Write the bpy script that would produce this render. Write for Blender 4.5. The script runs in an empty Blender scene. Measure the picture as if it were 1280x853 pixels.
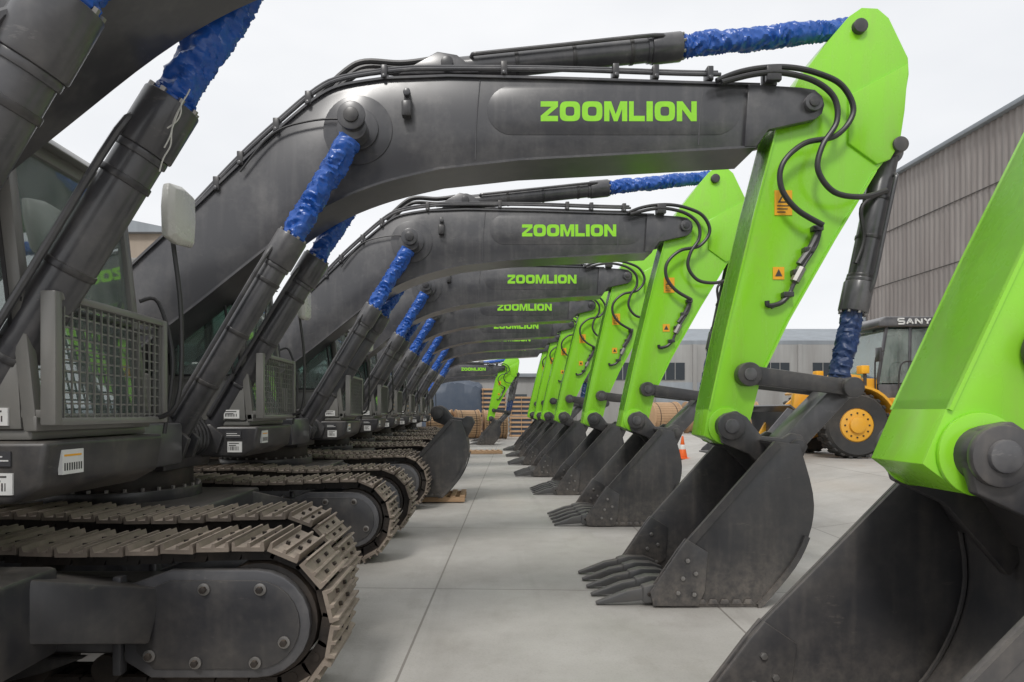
import bpy, bmesh, math, random
from mathutils import Vector, Matrix, noise as mnoise
random.seed(7)
F=817.8; VX=607.0; VY=515.0; H=1.75; D1=6.5
def P(px,py,D): return ((px-VX)*D/F, H-(py-VY)*D/F)
def PL(l,D): return [P(a,b,D) for a,b in l]
scene=bpy.context.scene

# ---------------------------------------------------------------- materials
def newmat(name):
    m=bpy.data.materials.new(name); m.use_nodes=True
    nt=m.node_tree; nt.nodes.clear()
    out=nt.nodes.new('ShaderNodeOutputMaterial')
    return m,nt,out
def mth(nt,op,a,b=None,clamp=False):
    n=nt.nodes.new('ShaderNodeMath'); n.operation=op; n.use_clamp=clamp
    for i,x in enumerate((a,b)):
        if x is None: continue
        if isinstance(x,(int,float)): n.inputs[i].default_value=x
        else: nt.links.new(x,n.inputs[i])
    return n.outputs[0]
def mapr(nt,v,a,b,c=0.0,d=1.0):
    n=nt.nodes.new('ShaderNodeMapRange'); nt.links.new(v,n.inputs[0])
    for i,x in enumerate((a,b,c,d)): n.inputs[i+1].default_value=x
    return n.outputs[0]
def noise(nt,vec,scale,detail=5,rough=.6,sc=(1,1,1)):
    mp=nt.nodes.new('ShaderNodeMapping'); mp.inputs['Scale'].default_value=sc
    nt.links.new(vec,mp.inputs[0])
    n=nt.nodes.new('ShaderNodeTexNoise'); n.inputs['Scale'].default_value=scale
    n.inputs['Detail'].default_value=detail; n.inputs['Roughness'].default_value=rough
    nt.links.new(mp.outputs[0],n.inputs['Vector']); return n.outputs['Fac']
def mixc(nt,f,a,b):
    n=nt.nodes.new('ShaderNodeMix'); n.data_type='RGBA'
    if isinstance(f,(int,float)): n.inputs[0].default_value=f
    else: nt.links.new(f,n.inputs[0])
    for s,x in ((6,a),(7,b)):
        if isinstance(x,tuple): n.inputs[s].default_value=(*x,1)
        else: nt.links.new(x,n.inputs[s])
    return n.outputs[2]
def bump(nt,h,strength,dist,bs):
    n=nt.nodes.new('ShaderNodeBump'); n.inputs['Strength'].default_value=strength
    n.inputs['Distance'].default_value=dist; nt.links.new(h,n.inputs['Height'])
    nt.links.new(n.outputs[0],bs.inputs['Normal'])
def paint(name,col,rough=.45,dust=.5,dcol=(.24,.2,.16),metal=0.0,up=.7,base=.0,bs_=.15,bscale=30,streak=.3,contrast=(.42,.72),low=0.0,scr=0.0,coat=0.0):
    m,nt,out=newmat(name)
    g=nt.nodes.new('ShaderNodeNewGeometry'); pos=g.outputs['Position']
    sx=nt.nodes.new('ShaderNodeSeparateXYZ'); nt.links.new(g.outputs['Normal'],sx.inputs[0])
    n1=mapr(nt,noise(nt,pos,1.7,5,.68),*contrast)
    n3=noise(nt,pos,14,3,.7)
    upf=mapr(nt,sx.outputs[2],.2,1.0)
    f=mth(nt,'MULTIPLY',n1,.55)
    if streak: f=mth(nt,'ADD',f,mth(nt,'MULTIPLY',mapr(nt,noise(nt,pos,9,2,.6,(1,1,.12)),.5,.8),streak))
    f=mth(nt,'ADD',f,mth(nt,'MULTIPLY',upf,up))
    f=mth(nt,'MULTIPLY',f,dust)
    f=mth(nt,'MULTIPLY',f,mapr(nt,n3,.3,.7,.5,1.1))
    if low:
        sp=nt.nodes.new('ShaderNodeSeparateXYZ'); nt.links.new(pos,sp.inputs[0])
        f=mth(nt,'ADD',f,mth(nt,'MULTIPLY',mapr(nt,sp.outputs[2],.55,.0,0,low),mapr(nt,n3,.35,.65,.2,1)))
    if scr: # fine pale scuffs
        f=mth(nt,'ADD',f,mapr(nt,noise(nt,pos,3.2,6,.8,(1,1,3.5)),.62,.68,0,scr))
    f=mth(nt,'ADD',f,base,True)
    bs=nt.nodes.new('ShaderNodeBsdfPrincipled')
    nt.links.new(mixc(nt,f,col,dcol),bs.inputs['Base Color'])
    nt.links.new(mth(nt,'ADD',mth(nt,'MULTIPLY',f,.5),rough,True),bs.inputs['Roughness'])
    bs.inputs['Metallic'].default_value=metal
    if coat:
        bs.inputs['Coat Weight'].default_value=coat; bs.inputs['Coat Roughness'].default_value=.18
    if bs_>.3: bump(nt,noise(nt,pos,bscale,3),bs_,.004,bs)
    nt.links.new(bs.outputs[0],out.inputs[0]); return m
def simple(name,col,rough=.5,metal=0):
    m,nt,out=newmat(name); bs=nt.nodes.new('ShaderNodeBsdfPrincipled')
    g=nt.nodes.new('ShaderNodeNewGeometry')
    f=mapr(nt,noise(nt,g.outputs['Position'],8,3),.35,.75,0,.4)
    nt.links.new(mixc(nt,f,col,tuple(min(1,c*.65+.03) for c in col)),bs.inputs['Base Color'])
    bs.inputs['Roughness'].default_value=rough; bs.inputs['Metallic'].default_value=metal
    nt.links.new(bs.outputs[0],out.inputs[0]); return m
M={}
M['dark']=paint('dark_grey_paint',(.064,.064,.07),.28,.5,(.3,.285,.27),scr=.2,coat=.3,contrast=(.45,.72))
M['black']=paint('black_frame_paint',(.036,.036,.04),.32,.45,(.27,.24,.2),scr=.15,coat=.15)
M['bucket']=paint('bucket_paint',(.046,.046,.05),.33,.42,(.27,.235,.2),up=.95,streak=.5,low=.45,scr=.16,coat=.15)
M['green']=paint('lime_paint',(.28,.7,.028),.25,.34,(.34,.31,.16),up=.5,streak=.5,contrast=(.5,.8),scr=.08,coat=.35)
M['cab']=paint('cab_grey_paint',(.18,.178,.168),.34,.4,(.31,.28,.24),scr=.1,coat=.2)
M['track']=paint('track_steel',(.15,.122,.1),.45,.8,(.48,.4,.325),metal=.15,up=.7,base=.08,bs_=.4,bscale=60,streak=0,contrast=(.35,.65))
M['chain']=paint('chain_steel',(.03,.026,.024),.5,.6,(.2,.15,.11),metal=.2,streak=0)
M['hose']=paint('hose_rubber',(.03,.03,.032),.36,.35,(.16,.14,.12),streak=0)
M['steel']=paint('bare_steel',(.3,.29,.28),.35,.4,(.25,.2,.15),metal=.7,streak=0)
M['tooth']=paint('tooth_steel',(.12,.12,.122),.35,.5,(.27,.23,.19),metal=.4,streak=0,scr=.4)
M['blue']=paint('blue_wrapping_film',(.016,.095,.42),.22,.3,(.14,.22,.42),bs_=.5,bscale=40,streak=0)
M['navy']=paint('navy_wrapping',(.014,.04,.13),.35,.4,(.1,.12,.18),bs_=.5,bscale=40,streak=0)
M['text']=simple('lime_lettering',(.33,.8,.03),.4)
M['white']=simple('white_sticker',(.76,.76,.74),.5)
M['orange']=simple('orange_sticker',(.92,.45,.02),.5)
M['yellow']=paint('loader_yellow',(.85,.42,.03),.32,.4,(.35,.27,.17),coat=.2)
M['rubber']=paint('tyre_rubber',(.035,.035,.035),.75,.5,(.2,.17,.14),streak=0)
M['wood']=paint('raw_wood',(.48,.31,.18),.7,.6,(.24,.16,.1),up=.1)
M['wrap']=paint('plastic_wrapped_mirror',(.62,.62,.58),.25,.4,(.3,.26,.2),bs_=.9,bscale=40)
M['seat']=simple('seat_fabric',(.05,.05,.055),.8)
M['tarp']=paint('tarpaulin',(.045,.065,.1),.45,.4,(.15,.16,.18),bs_=.8,bscale=6)
M['cone']=simple('cone_orange',(.9,.15,.02),.5)
def glassmat():
    m,nt,out=newmat('cab_glass')
    t=nt.nodes.new('ShaderNodeBsdfTransparent'); t.inputs[0].default_value=(.72,.86,.82,1)
    g=nt.nodes.new('ShaderNodeBsdfGlossy'); g.inputs['Roughness'].default_value=.03; g.inputs[0].default_value=(.9,.96,.95,1)
    d=nt.nodes.new('ShaderNodeBsdfDiffuse'); d.inputs[0].default_value=(.52,.57,.54,1)
    lw=nt.nodes.new('ShaderNodeLayerWeight'); lw.inputs[0].default_value=.45
    ms=nt.nodes.new('ShaderNodeMixShader'); nt.links.new(mth(nt,'ADD',mth(nt,'MULTIPLY',lw.outputs[0],.8),.18,True),ms.inputs[0])
    nt.links.new(t.outputs[0],ms.inputs[1]); nt.links.new(g.outputs[0],ms.inputs[2])
    geo=nt.nodes.new('ShaderNodeNewGeometry')
    f=mapr(nt,noise(nt,geo.outputs['Position'],3,4,.7,(1,1,.5)),.35,.75,.1,.4)
    m2=nt.nodes.new('ShaderNodeMixShader'); nt.links.new(f,m2.inputs[0])
    nt.links.new(ms.outputs[0],m2.inputs[1]); nt.links.new(d.outputs[0],m2.inputs[2])
    nt.links.new(m2.outputs[0],out.inputs[0]); return m
M['glass']=glassmat()

# ---------------------------------------------------------------- builder
def catmull(pts,n=6,closed=False):
    pts=[Vector(p) for p in pts]; out=[]
    for i in range(len(pts)-1):
        p0=pts[max(i-1,0)];p1=pts[i];p2=pts[i+1];p3=pts[min(i+2,len(pts)-1)]
        for k in range(n):
            t=k/n
            out.append(.5*((2*p1)+(-p0+p2)*t+(2*p0-5*p1+4*p2-p3)*t*t+(-p0+3*p1-3*p2+p3)*t**3))
    out.append(pts[-1]); return out
class B:
    def __init__(s): s.v=[];s.f=[];s.mi=[];s.mats=[]
    def mat(s,k):
        if k not in s.mats: s.mats.append(k)
        return s.mats.index(k)
    def col(s,bm,mat,bevel=0,seg=2,X=None):
        bmesh.ops.recalc_face_normals(bm,faces=bm.faces[:])
        if bevel>0:
            ed=[e for e in bm.edges if len(e.link_faces)==2 and e.calc_face_angle(0)>.6]
            if ed: bmesh.ops.bevel(bm,geom=ed,offset=bevel,segments=seg,profile=.5,affect='EDGES',clamp_overlap=True)
        bm.verts.index_update(); b=len(s.v); k=s.mat(mat)
        for v in bm.verts: s.v.append(tuple(X@v.co) if X else tuple(v.co))
        for f in bm.faces: s.f.append([b+v.index for v in f.verts]); s.mi.append(k)
        bm.free()
    def prism(s,poly,y0,y1,mat,bevel=.006,X=None,seg=2):
        bm=bmesh.new()
        a=[bm.verts.new((p[0],y0,p[1])) for p in poly]; c=[bm.verts.new((p[0],y1,p[1])) for p in poly]
        bm.faces.new(a); bm.faces.new(c[::-1]); n=len(poly)
        for i in range(n): bm.faces.new((a[i],c[i],c[(i+1)%n],a[(i+1)%n]))
        s.col(bm,mat,bevel,seg,X)
    def box(s,x0,x1,y0,y1,z0,z1,mat,bevel=.008,X=None,seg=2):
        s.prism([(x0,z0),(x1,z0),(x1,z1),(x0,z1)],y0,y1,mat,bevel,X,seg)
    def beam(s,p0,p1,w,h,mat,bevel=.006):
        p0=Vector(p0);p1=Vector(p1);d=p1-p0
        q=d.to_track_quat('X','Z').to_matrix().to_4x4()
        s.box(0,d.length,-w/2,w/2,-h/2,h/2,mat,bevel,Matrix.Translation(p0)@q)
    def rings(s,rings,mat,cap=True,bevel=0):
        bm=bmesh.new(); R=[[bm.verts.new(p) for p in r] for r in rings]; n=len(rings[0])
        for a,b in zip(R,R[1:]):
            for i in range(n): bm.faces.new((a[i],a[(i+1)%n],b[(i+1)%n],b[i]))
        if cap: bm.faces.new(R[0][::-1]); bm.faces.new(R[-1])
        s.col(bm,mat,bevel)
    def cyl(s,p0,p1,r0,mat,r1=None,seg=24,bevel=.006):
        r1=r0 if r1 is None else r1
        p0=Vector(p0);p1=Vector(p1);q=(p1-p0).to_track_quat('Z','Y')
        rr=[]
        for p,r in ((p0,r0),(p1,r1)):
            rr.append([p+q@Vector((r*math.cos(2*math.pi*i/seg),r*math.sin(2*math.pi*i/seg),0)) for i in range(seg)])
        s.rings(rr,mat,True,bevel)
    def cy(s,x,z,y0,y1,r,mat,seg=24,bevel=.006): s.cyl((x,y0,z),(x,y1,z),r,mat,seg=seg,bevel=bevel)
    def tube(s,pts,r,mat,seg=8,sm=5,rf=None,vf=None):
        pts=catmull(pts,sm) if sm>1 else [Vector(p) for p in pts]
        rr=[]; up=None
        for i,p in enumerate(pts):
            t=(pts[min(i+1,len(pts)-1)]-pts[max(i-1,0)]).normalized()
            if up is None: up=t.orthogonal().normalized()
            up=(up-t*up.dot(t)).normalized(); sd=t.cross(up)
            R=r if rf is None else r*rf(i/(len(pts)-1))
            rr.append([p+(up*math.cos(a)+sd*math.sin(a))*(R*(vf() if vf else 1)) for a in [2*math.pi*k/seg for k in range(seg)]])
        s.rings(rr,mat)
    def crumple(s,p0,p1,r,mat):
        p0=Vector(p0);p1=Vector(p1);L=(p1-p0).length;n=max(16,int(L/.012));rr=[]
        q=(p1-p0).to_track_quat('Z','Y'); seg=36; ph=random.random()*50
        for i in range(n+1):
            t=i/n; zz=t*L; ring=[]
            for k in range(seg):
                a=2*math.pi*k/seg
                c,sn=math.cos(a),math.sin(a)
                big=mnoise.noise(Vector((c*.8+ph,sn*.8,zz*2.4)))
                w=zz*13+1.1*c+.5*sn+.8*mnoise.noise(Vector((ph,zz*4,c)))
                f1=abs(mnoise.noise(Vector((c*.9,sn*.9+ph,w))))
                f2=abs(mnoise.noise(Vector((c*1.6+ph+9,sn*1.6,w*1.9+3))))
                R=r*(1.1+.2*big-.52*f1**.8*.85-.24*f2)
                ring.append(p0+(p1-p0)*t+q@Vector((R*c,R*sn,0)))
            rr.append(ring)
        s.rings(rr,mat)
        for t in (.06,.95):
            c=p0.lerp(p1,t); u=(p1-p0).normalized(); s.cyl(c-u*.012,c+u*.012,r*1.0,mat)
    def strip(s,pts,th,y0,y1,mat,bevel=.003):
        pts=[Vector((p[0],p[1])) for p in pts]; off=[]
        for i,p in enumerate(pts):
            t=(pts[min(i+1,len(pts)-1)]-pts[max(i-1,0)]).normalized()
            off.append(p+Vector((-t.y,t.x))*th)
        n=len(pts); bm=bmesh.new()
        V=[[bm.verts.new((p.x,y,p.y)) for p in l] for l in (pts,off) for y in (y0,y1)]
        a,b_,c,d=V
        for i in range(n-1):
            bm.faces.new((a[i],a[i+1],b_[i+1],b_[i])); bm.faces.new((c[i],d[i],d[i+1],c[i+1]))
            bm.faces.new((a[i],c[i],c[i+1],a[i+1])); bm.faces.new((b_[i],b_[i+1],d[i+1],d[i]))
        bm.faces.new((a[0],b_[0],d[0],c[0])); bm.faces.new((a[-1],c[-1],d[-1],b_[-1]))
        s.col(bm,mat,0)
    def hyd(s,p0,p1,fr,rb,rr,wrap='blue',pipe=True,side=-1):
        p0=Vector(p0);p1=Vector(p1);d=(p1-p0);u=d.normalized();g=p0+d*fr
        s.cy(p0.x,p0.z,p0.y-.07,p0.y+.07,rb*1.15,'dark')
        s.cyl(p0,g,rb,'dark',seg=32); s.cyl(g-u*.26,g+u*.04,rb*1.2,'dark',bevel=.012,seg=32)
        s.cyl(g-u*.3,g-u*.26,rb*1.1,'dark',seg=32)
        for k in range(8):
            a=k*math.pi/4; q=u.to_track_quat('Z','Y'); o=q@Vector((rb*1.02*math.cos(a),rb*1.02*math.sin(a),0))
            s.cyl(g+u*.035+o,g+u*.06+o,.016,'steel',seg=6,bevel=0)
        s.cyl(g,p1,rr*.8,'steel')
        s.crumple(g-u*.02,p1-u*.1,rr*1.3,wrap)
        s.cy(p1.x,p1.z,p1.y-.08,p1.y+.08,rr*1.35,'dark')
        if pipe:
            o=Vector((0,side*(rb+.03),0)); w=u.cross(Vector((0,1,0)))*(rb*.55)
            a=p0+u*.25; b=g-u*.25
            s.tube([a+w,a+w+o*.9,a+u*.12+w+o,p0.lerp(g,.5)+w+o,b+w+o,b+u*.1+w+o*.5],.02,'dark',8,4)
            for k in (.3,.55,.8):
                c=p0.lerp(g,k); s.cyl(c-u*.02,c+u*.02,rb*1.07,'black')
    def mesh(s,name,ang=35):
        me=bpy.data.meshes.new(name); me.from_pydata(s.v,[],s.f)
        for k in s.mats: me.materials.append(M[k])
        me.polygons.foreach_set('material_index',s.mi); me.update()
        me.polygons.foreach_set('use_smooth',[True]*len(me.polygons))
        me.set_sharp_from_angle(angle=math.radians(ang)); return me
def put(name,me,parent=None,mw=None):
    o=bpy.data.objects.new(name,me); scene.collection.objects.link(o)
    if parent: o.parent=parent
    if mw is not None: o.matrix_basis=mw
    return o
def empty(name,loc=(0,0,0),rz=0):
    o=bpy.data.objects.new(name,None); scene.collection.objects.link(o); o.location=loc; o.rotation_euler=(0,0,rz); o.empty_display_size=.5; return o

# ---------------------------------------------------------------- undercarriage
def build_under():
    b=B(); x0,x1=-5.55,-1.55; zc=.5; R=.455
    prof=[(-.096,-.012),(-.096,.04),(-.084,.046),(-.074,.012),(-.01,.012),(-.006,.036),(.008,.036),(.012,.012),(.066,.012),(.074,.046),(.087,.046),(.093,0),(.09,-.012)]
    Ls=x1-x0; per=2*Ls+2*math.pi*R; n=round(per/.205); st=per/n
    def at(sv):
        if sv<Ls:
            x=x0+sv; sag=.035*math.sin(math.pi*2*(x-x0)/Ls)**2
            return x,zc+R-sag,0.0
        sv-=Ls
        if sv<math.pi*R:
            a=sv/R; return x1+R*math.sin(a),zc+R*math.cos(a),-a
        sv-=math.pi*R
        if sv<Ls: return x1-sv,zc-R,-math.pi
        a=(sv-Ls)/R; return x0-R*math.sin(a),zc-R*math.cos(a),-math.pi-a
    for yc in (-1.3,1.3):
        ph=random.random()*st
        for i in range(n):
            x,z,a=at((i*st+ph)%per)
            X=Matrix.Translation((x,yc,z))@Matrix.Rotation(-a+random.gauss(0,.012),4,'Y')
            b.prism([(p[0]*st/.205,p[1]) for p in prof],-.3+random.gauss(0,.002),.3,'track',0,X)
            for yy in (-.1,.1):
                b.prism([(-st*.5,-.1),(st*.42,-.1),(st*.5,-.06),(st*.5,-.014),(-st*.5,-.014)],yy-.025,yy+.025,'chain',0,X)
                for bx in (-.04,.04): b.cyl((X@Vector((bx,yy,.01))),(X@Vector((bx,yy,.032))),.014,'chain',seg=6,bevel=0)
            b.cyl(X@Vector((0,-.13,-.06)),X@Vector((0,.13,-.06)),.03,'chain',seg=8,bevel=0)
        fr=[(x0-.05,.3),(x1-.2,.3),(x1+.05,.42),(x1+.05,.58),(x1-.6,.72),(x0+.8,.72),(x0+.1,.62)]
        b.prism(fr,yc-.17,yc+.17,'black',.02)
        for sg in (-1,1):
            fy=yc+sg*.17; gy=yc+sg*.23
            arc=[(x1+.32*math.sin(t),.5+.32*math.cos(t)) for t in [math.pi*k/12 for k in range(13)]]
            y_a,y_b=sorted((fy,gy))
            b.prism(arc+[(x1-.62,.18),(x1-.78,.28),(x1-.78,.72),(x1-.5,.82)],y_a,y_b,'dark',.015)
            y_c,y_d=sorted((gy,gy+sg*.014))
            arc2=[(x1+.26*math.sin(t),.5+.26*math.cos(t)) for t in [math.pi*k/12 for k in range(13)]]
            b.prism(arc2+[(x1-.6,.24),(x1-.7,.34),(x1-.7,.68),(x1-.5,.76)],y_c,y_d,'black',.005)
            for bx,bz in ((.03,.71),(-.3,.71),(-.63,.66),(.17,.4),(-.0,.28),(-.35,.28),(-.62,.32)):
                yq=gy+sg*.014
                b.cy(x1+bx,bz,min(yq,yq+sg*.012),max(yq,yq+sg*.012),.036,'steel',16,.002)
                b.cy(x1+bx,bz,min(yq,yq+sg*.035),max(yq,yq+sg*.035),.021,'chain',6,.002)
            b.prism([(x0+.7,.33),(x1-.84,.33),(x1-.84,.66),(x0+.8,.66)],min(fy,fy+sg*.05),max(fy,fy+sg*.05),'dark',.012)
            b.prism([(x1-.84,.2),(x1-.79,.2),(x1-.79,.78),(x1-.84,.78)],min(fy,fy+sg*.075),max(fy,fy+sg*.075),'dark',.008)
            for k in range(5):
                xx=x0+1.2+k*.52; b.box(xx,xx+.06,min(fy+sg*.05,fy+sg*.06),max(fy+sg*.05,fy+sg*.06),.35,.64,'dark',.003)
            b.cy(x0,.5,min(fy,fy+sg*.1),max(fy,fy+sg*.1),.27,'black')
            yg,yh=sorted((fy+sg*.02,fy+sg*.1))
            b.prism([(x0+1.0,.3),(x0+1.2,.16),(x1-1.5,.16),(x1-1.25,.22),(x1-1.0,.31)],yg,yh,'black',.01)
        b.cy(x1,.5,yc-.16,yc+.16,.345,'chain',40)
        b.cy(x0,.5,yc-.05,yc+.05,.37,'chain',22)
        for i in range(8):
            xx=x0+.5+i*(Ls-1.0)/7; b.cy(xx,.2,yc-.16,yc+.16,.09,'chain',20)
        for xx in (x0+1.1,x0+2.6): b.cy(xx,.8,yc-.12,yc+.12,.07,'chain',20)
    b.box(-4.6,-2.5,-.75,.75,.45,.92,'black',.03)
    for sy in (-1,1):
        for xa,xb in ((-4.5,-4.9),(-2.7,-2.3)):
            b.beam((xa,sy*.6,.75),(xb,sy*1.18,.55),.42,.32,'black',.02)
    b.cyl((-3.6,0,.92),(-3.6,0,1.02),.72,'black',seg=40); b.cyl((-3.6,0,1.02),(-3.6,0,1.2),.64,'chain',seg=40)
    for i in range(30):
        a=i*math.pi/15; b.cyl((-3.6+.69*math.cos(a),.69*math.sin(a),1.02),(-3.6+.69*math.cos(a),.69*math.sin(a),1.05),.018,'steel',seg=6,bevel=0)
    return b.mesh('undercarriage')

# ---------------------------------------------------------------- house + cab
def build_house():
    b=B(); g=B()
    b.box(-6.4,-2.95,-.5,.5,1.2,1.42,'black',.02)
    b.box(-6.7,-4.2,-1.45,1.45,1.3,2.45,'cab',.05)
    b.box(-6.6,-4.3,-1.0,1.0,2.45,2.75,'dark',.06)
    b.cyl((-5.6,-.5,2.7),(-5.6,-.5,3.1),.07,'chain')
    cw=[(-7.3,1.5),(-7.15,1.15),(-6.7,1.15),(-6.7,2.6),(-7.05,2.6),(-7.3,2.3)]
    b.prism(cw,-1.5,1.5,'dark',.08,seg=3)
    b.box(-4.18,-3.05,-1.45,-.5,1.28,2.1,'cab',.04)
    b.box(-3.05,-2.75,-1.45,-.55,1.28,1.65,'dark',.03)
    b.tube([(-3.0,-1.42,2.1),(-2.95,-1.42,2.6),(-3.1,-1.42,2.75),(-4.0,-1.42,2.8),(-4.1,-1.42,2.1)],.018,'hose')
    for y in (-.36,.31):
        b.prism([(-4.7,1.4),(-3.2,1.4),(-3.6,2.0),(-3.95,2.2),(-4.25,2.15)],y,y+.05,'black',.01)
    for ya,yb in ((-.52,-.45),(.27,.34),(-.3,-.24)):
        b.prism([(-3.6,1.2),(-2.78,1.32),(-2.72,1.5),(-2.85,1.62),(-3.3,1.6),(-3.6,1.5)],ya,yb,'black',.01)
    b.cy(-2.92,1.49,-.55,.55,.06,'steel')
    for k in range(6):
        y=-.22+.085*k; r=random.uniform(-.04,.04)
        b.tube([(-3.5,y,1.5),(-3.1,y,1.75+r),(-2.9,y+.03,1.62),(-2.86,y,1.4),(-3.1,y,1.25)],.022,'hose',8,5)
    # deck below cab
    b.prism([(-4.3,1.28),(-2.55,1.28),(-2.4,1.36),(-2.36,1.6),(-4.3,1.6)],.3,1.5,'black',.03,seg=3)
    b.box(-4.25,-2.46,.33,1.45,1.604,1.66,'cab',.015)
    def label(x0,x1,z0,z1,yy=.29):
        b.box(x0,x1,yy,yy+.012,z0,z1,'white',0)
        n=int((x1-x0-.03)/.016)
        for k in range(n): b.box(x0+.015+k*.016,x0+.015+k*.016+random.uniform(.004,.01),yy-.0015,yy-.0002,z0+.02,z0+(z1-z0)*.55,'black',0)
        for k in range(2): b.box(x0+.015,x1-.03-.03*k,yy-.0015,yy-.0002,z1-.022-.022*k,z1-.013-.022*k,'black',0)
    label(-2.68,-2.53,1.33,1.44); label(-2.95,-2.8,1.4,1.52); label(-3.4,-3.15,1.34,1.5); b.box(-2.7,-2.54,.29,.302,1.475,1.55,'seat',0); b.box(-2.69,-2.55,.288,.2899,1.5,1.507,'white',0);b.box(-2.69,-2.58,.288,.2899,1.52,1.527,'white',0)
    label(-2.72,-2.56,1.68,1.77,.298)
    # label on the front of the deck
    b.box(-2.385,-2.362,.42,.6,1.42,1.55,'white',0)
    for k in range(8): b.box(-2.362,-2.3605,.435+k*.02,.445+k*.02,1.44,1.48,'black',0)
    b.box(-2.362,-2.3605,.435,.58,1.515,1.525,'orange',0)
    y0,y1=.3,1.42
    FB=(-2.45,1.66);FT=(-2.62,3.2);RT=(-4.0,3.26);RB=(-4.05,1.66)
    for y in (y0,y1):
        s=1 if y==y0 else -1
        yc=y+s*.035
        b.beam((FB[0],yc,FB[1]),(FT[0],yc,FT[1]),.07,.075,'cab',.015)
        b.beam((RB[0]+.05,yc,RB[1]),(RT[0]+.05,yc,RT[1]),.07,.16,'cab',.015)
        b.beam((-3.3,yc,1.66),(-3.36,yc,3.2),.07,.09,'cab',.015)
        b.beam((FT[0],yc,FT[1]-.02),(RT[0],yc,RT[1]-.05),.07,.09,'cab',.015)
        ya,yb=sorted((y+s*.01,y+s*.05))
        b.prism([(-4.0,1.66),(-2.5,1.66),(-2.52,2.02),(-2.75,2.1),(-4.0,2.1)],ya,yb,'cab',.01)
        b.beam((-2.5,yc,2.1),(-4.0,yc,2.1),.06,.05,'cab',.01)
        for p,q in (((-2.54,2.13),(-2.66,3.14)),((-3.28,2.13),(-3.33,3.14)),((-2.56,2.13),(-3.26,2.13)),((-2.68,3.13),(-3.31,3.15))):
            b.beam((p[0],yc,p[1]),(q[0],yc,q[1]),.074,.02,'hose',0)
        g.prism([(-2.53,2.12),(-2.66,3.15),(-3.33,3.17),(-3.28,2.12)],ya+.015,ya+.022,'glass',0)
        g.prism([(-3.36,2.12),(-3.38,3.17),(-3.95,3.19),(-3.95,2.12)],ya+.015,ya+.022,'glass',0)
    b.prism([(-2.5,3.2),(-2.62,3.3),(-3.2,3.36),(-4.0,3.34),(-4.1,3.24)],y0-.04,y1+.04,'cab',.03,seg=3)
    b.beam((-2.45,y0,1.69),(-2.45,y1,1.69),.07,.08,'cab',.01)
    b.beam((-2.505,y0,2.32),(-2.505,y1,2.32),.03,.03,'black',.006)
    b.beam((-2.62,y0,3.17),(-2.62,y1,3.17),.08,.07,'cab',.01)
    b.beam((-4.03,y0,2.1),(-4.03,y1,2.1),.07,.9,'cab',.01)
    g.prism([(-2.455,1.72),(-2.605,3.15),(-2.615,3.15),(-2.465,1.72)],y0+.06,y1-.06,'glass',0)
    g.prism([(-4.02,2.5),(-4.02,3.2),(-4.03,3.2),(-4.03,2.5)],y0+.06,y1-.06,'glass',0)
    b.beam((-2.47,.75,2.45),(-2.56,1.15,3.05),.015,.02,'hose',.003)
    b.box(-3.6,-3.0,.65,1.15,1.95,2.12,'seat',.05); b.box(-3.75,-3.58,.65,1.15,2.1,2.85,'seat',.06); b.box(-3.72,-3.6,.78,1.02,2.86,3.05,'seat',.05)
    b.box(-3.3,-2.9,.5,.62,1.7,2.25,'seat',.03); b.box(-3.3,-2.9,1.18,1.3,1.7,2.25,'seat',.03)
    b.cyl((-2.95,.56,2.25),(-2.9,.56,2.45),.02,'seat'); b.box(-2.72,-2.6,1.05,1.25,2.3,2.6,'seat',.02)
    gx=-2.32; za,zb=1.68,2.36
    for y in (y0-.03,y1-.05):
        b.box(gx-.06,gx+.02,y,y+.06,za,zb,'cab',.01)
    for z in (za+.06,zb-.08):
        for y in (y0+.02,y1-.06): b.box(gx-.18,gx-.06,y-.012,y+.012,z-.02,z+.02,'cab',.003)
    b.box(gx-.06,gx+.018,y0,y1,za-.002,za+.04,'cab',.01); b.box(gx-.06,gx+.018,y0,y1,zb-.04,zb+.002,'cab',.01)
    n=17
    for i in range(1,n):
        y=y0+(y1-y0)*i/n; b.beam((gx,y,za+.03),(gx,y,zb-.03),.007,.01,'cab',0)
    for i in range(1,12):
        z=za+(zb-za)*i/12; b.beam((gx-.008,y0+.03,z),(gx-.008,y1-.03,z),.007,.009,'cab',0)
    b.tube([(-2.42,1.3,1.7),(-2.2,1.34,1.8),(-2.18,1.36,2.4),(-2.24,1.36,2.95),(-2.2,1.34,3.05)],.016,'hose')
    b.rings([[(-2.2+dx,1.28+w*cx,3.03+h*cz) for cx,cz in ((-1,-1),(-.3,-1.1),(.9,-.95),(1.05,0),(.95,1),(0,1.08),(-.95,.9),(-1.08,.1))] for dx,w,h in ((0,.14,.15),(.02,.17,.175),(.06,.175,.18),(.09,.14,.15))],'wrap',True,.008)
    b.tube([(-2.6,y0-.05,2.15),(-2.6,y0-.09,2.25),(-2.68,y0-.09,2.9),(-2.68,y0-.05,3.0)],.014,'hose')
    b.tube([(-2.35,1.48,1.6),(-2.3,1.5,2.1),(-2.4,1.5,2.5),(-2.5,1.44,2.5)],.014,'hose')
    b.box(-2.7,-2.62,y0+.1,y0+.3,3.36,3.44,'black',.01)
    return b.mesh('house_and_cab'),g.mesh('cab_glazing')

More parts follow.
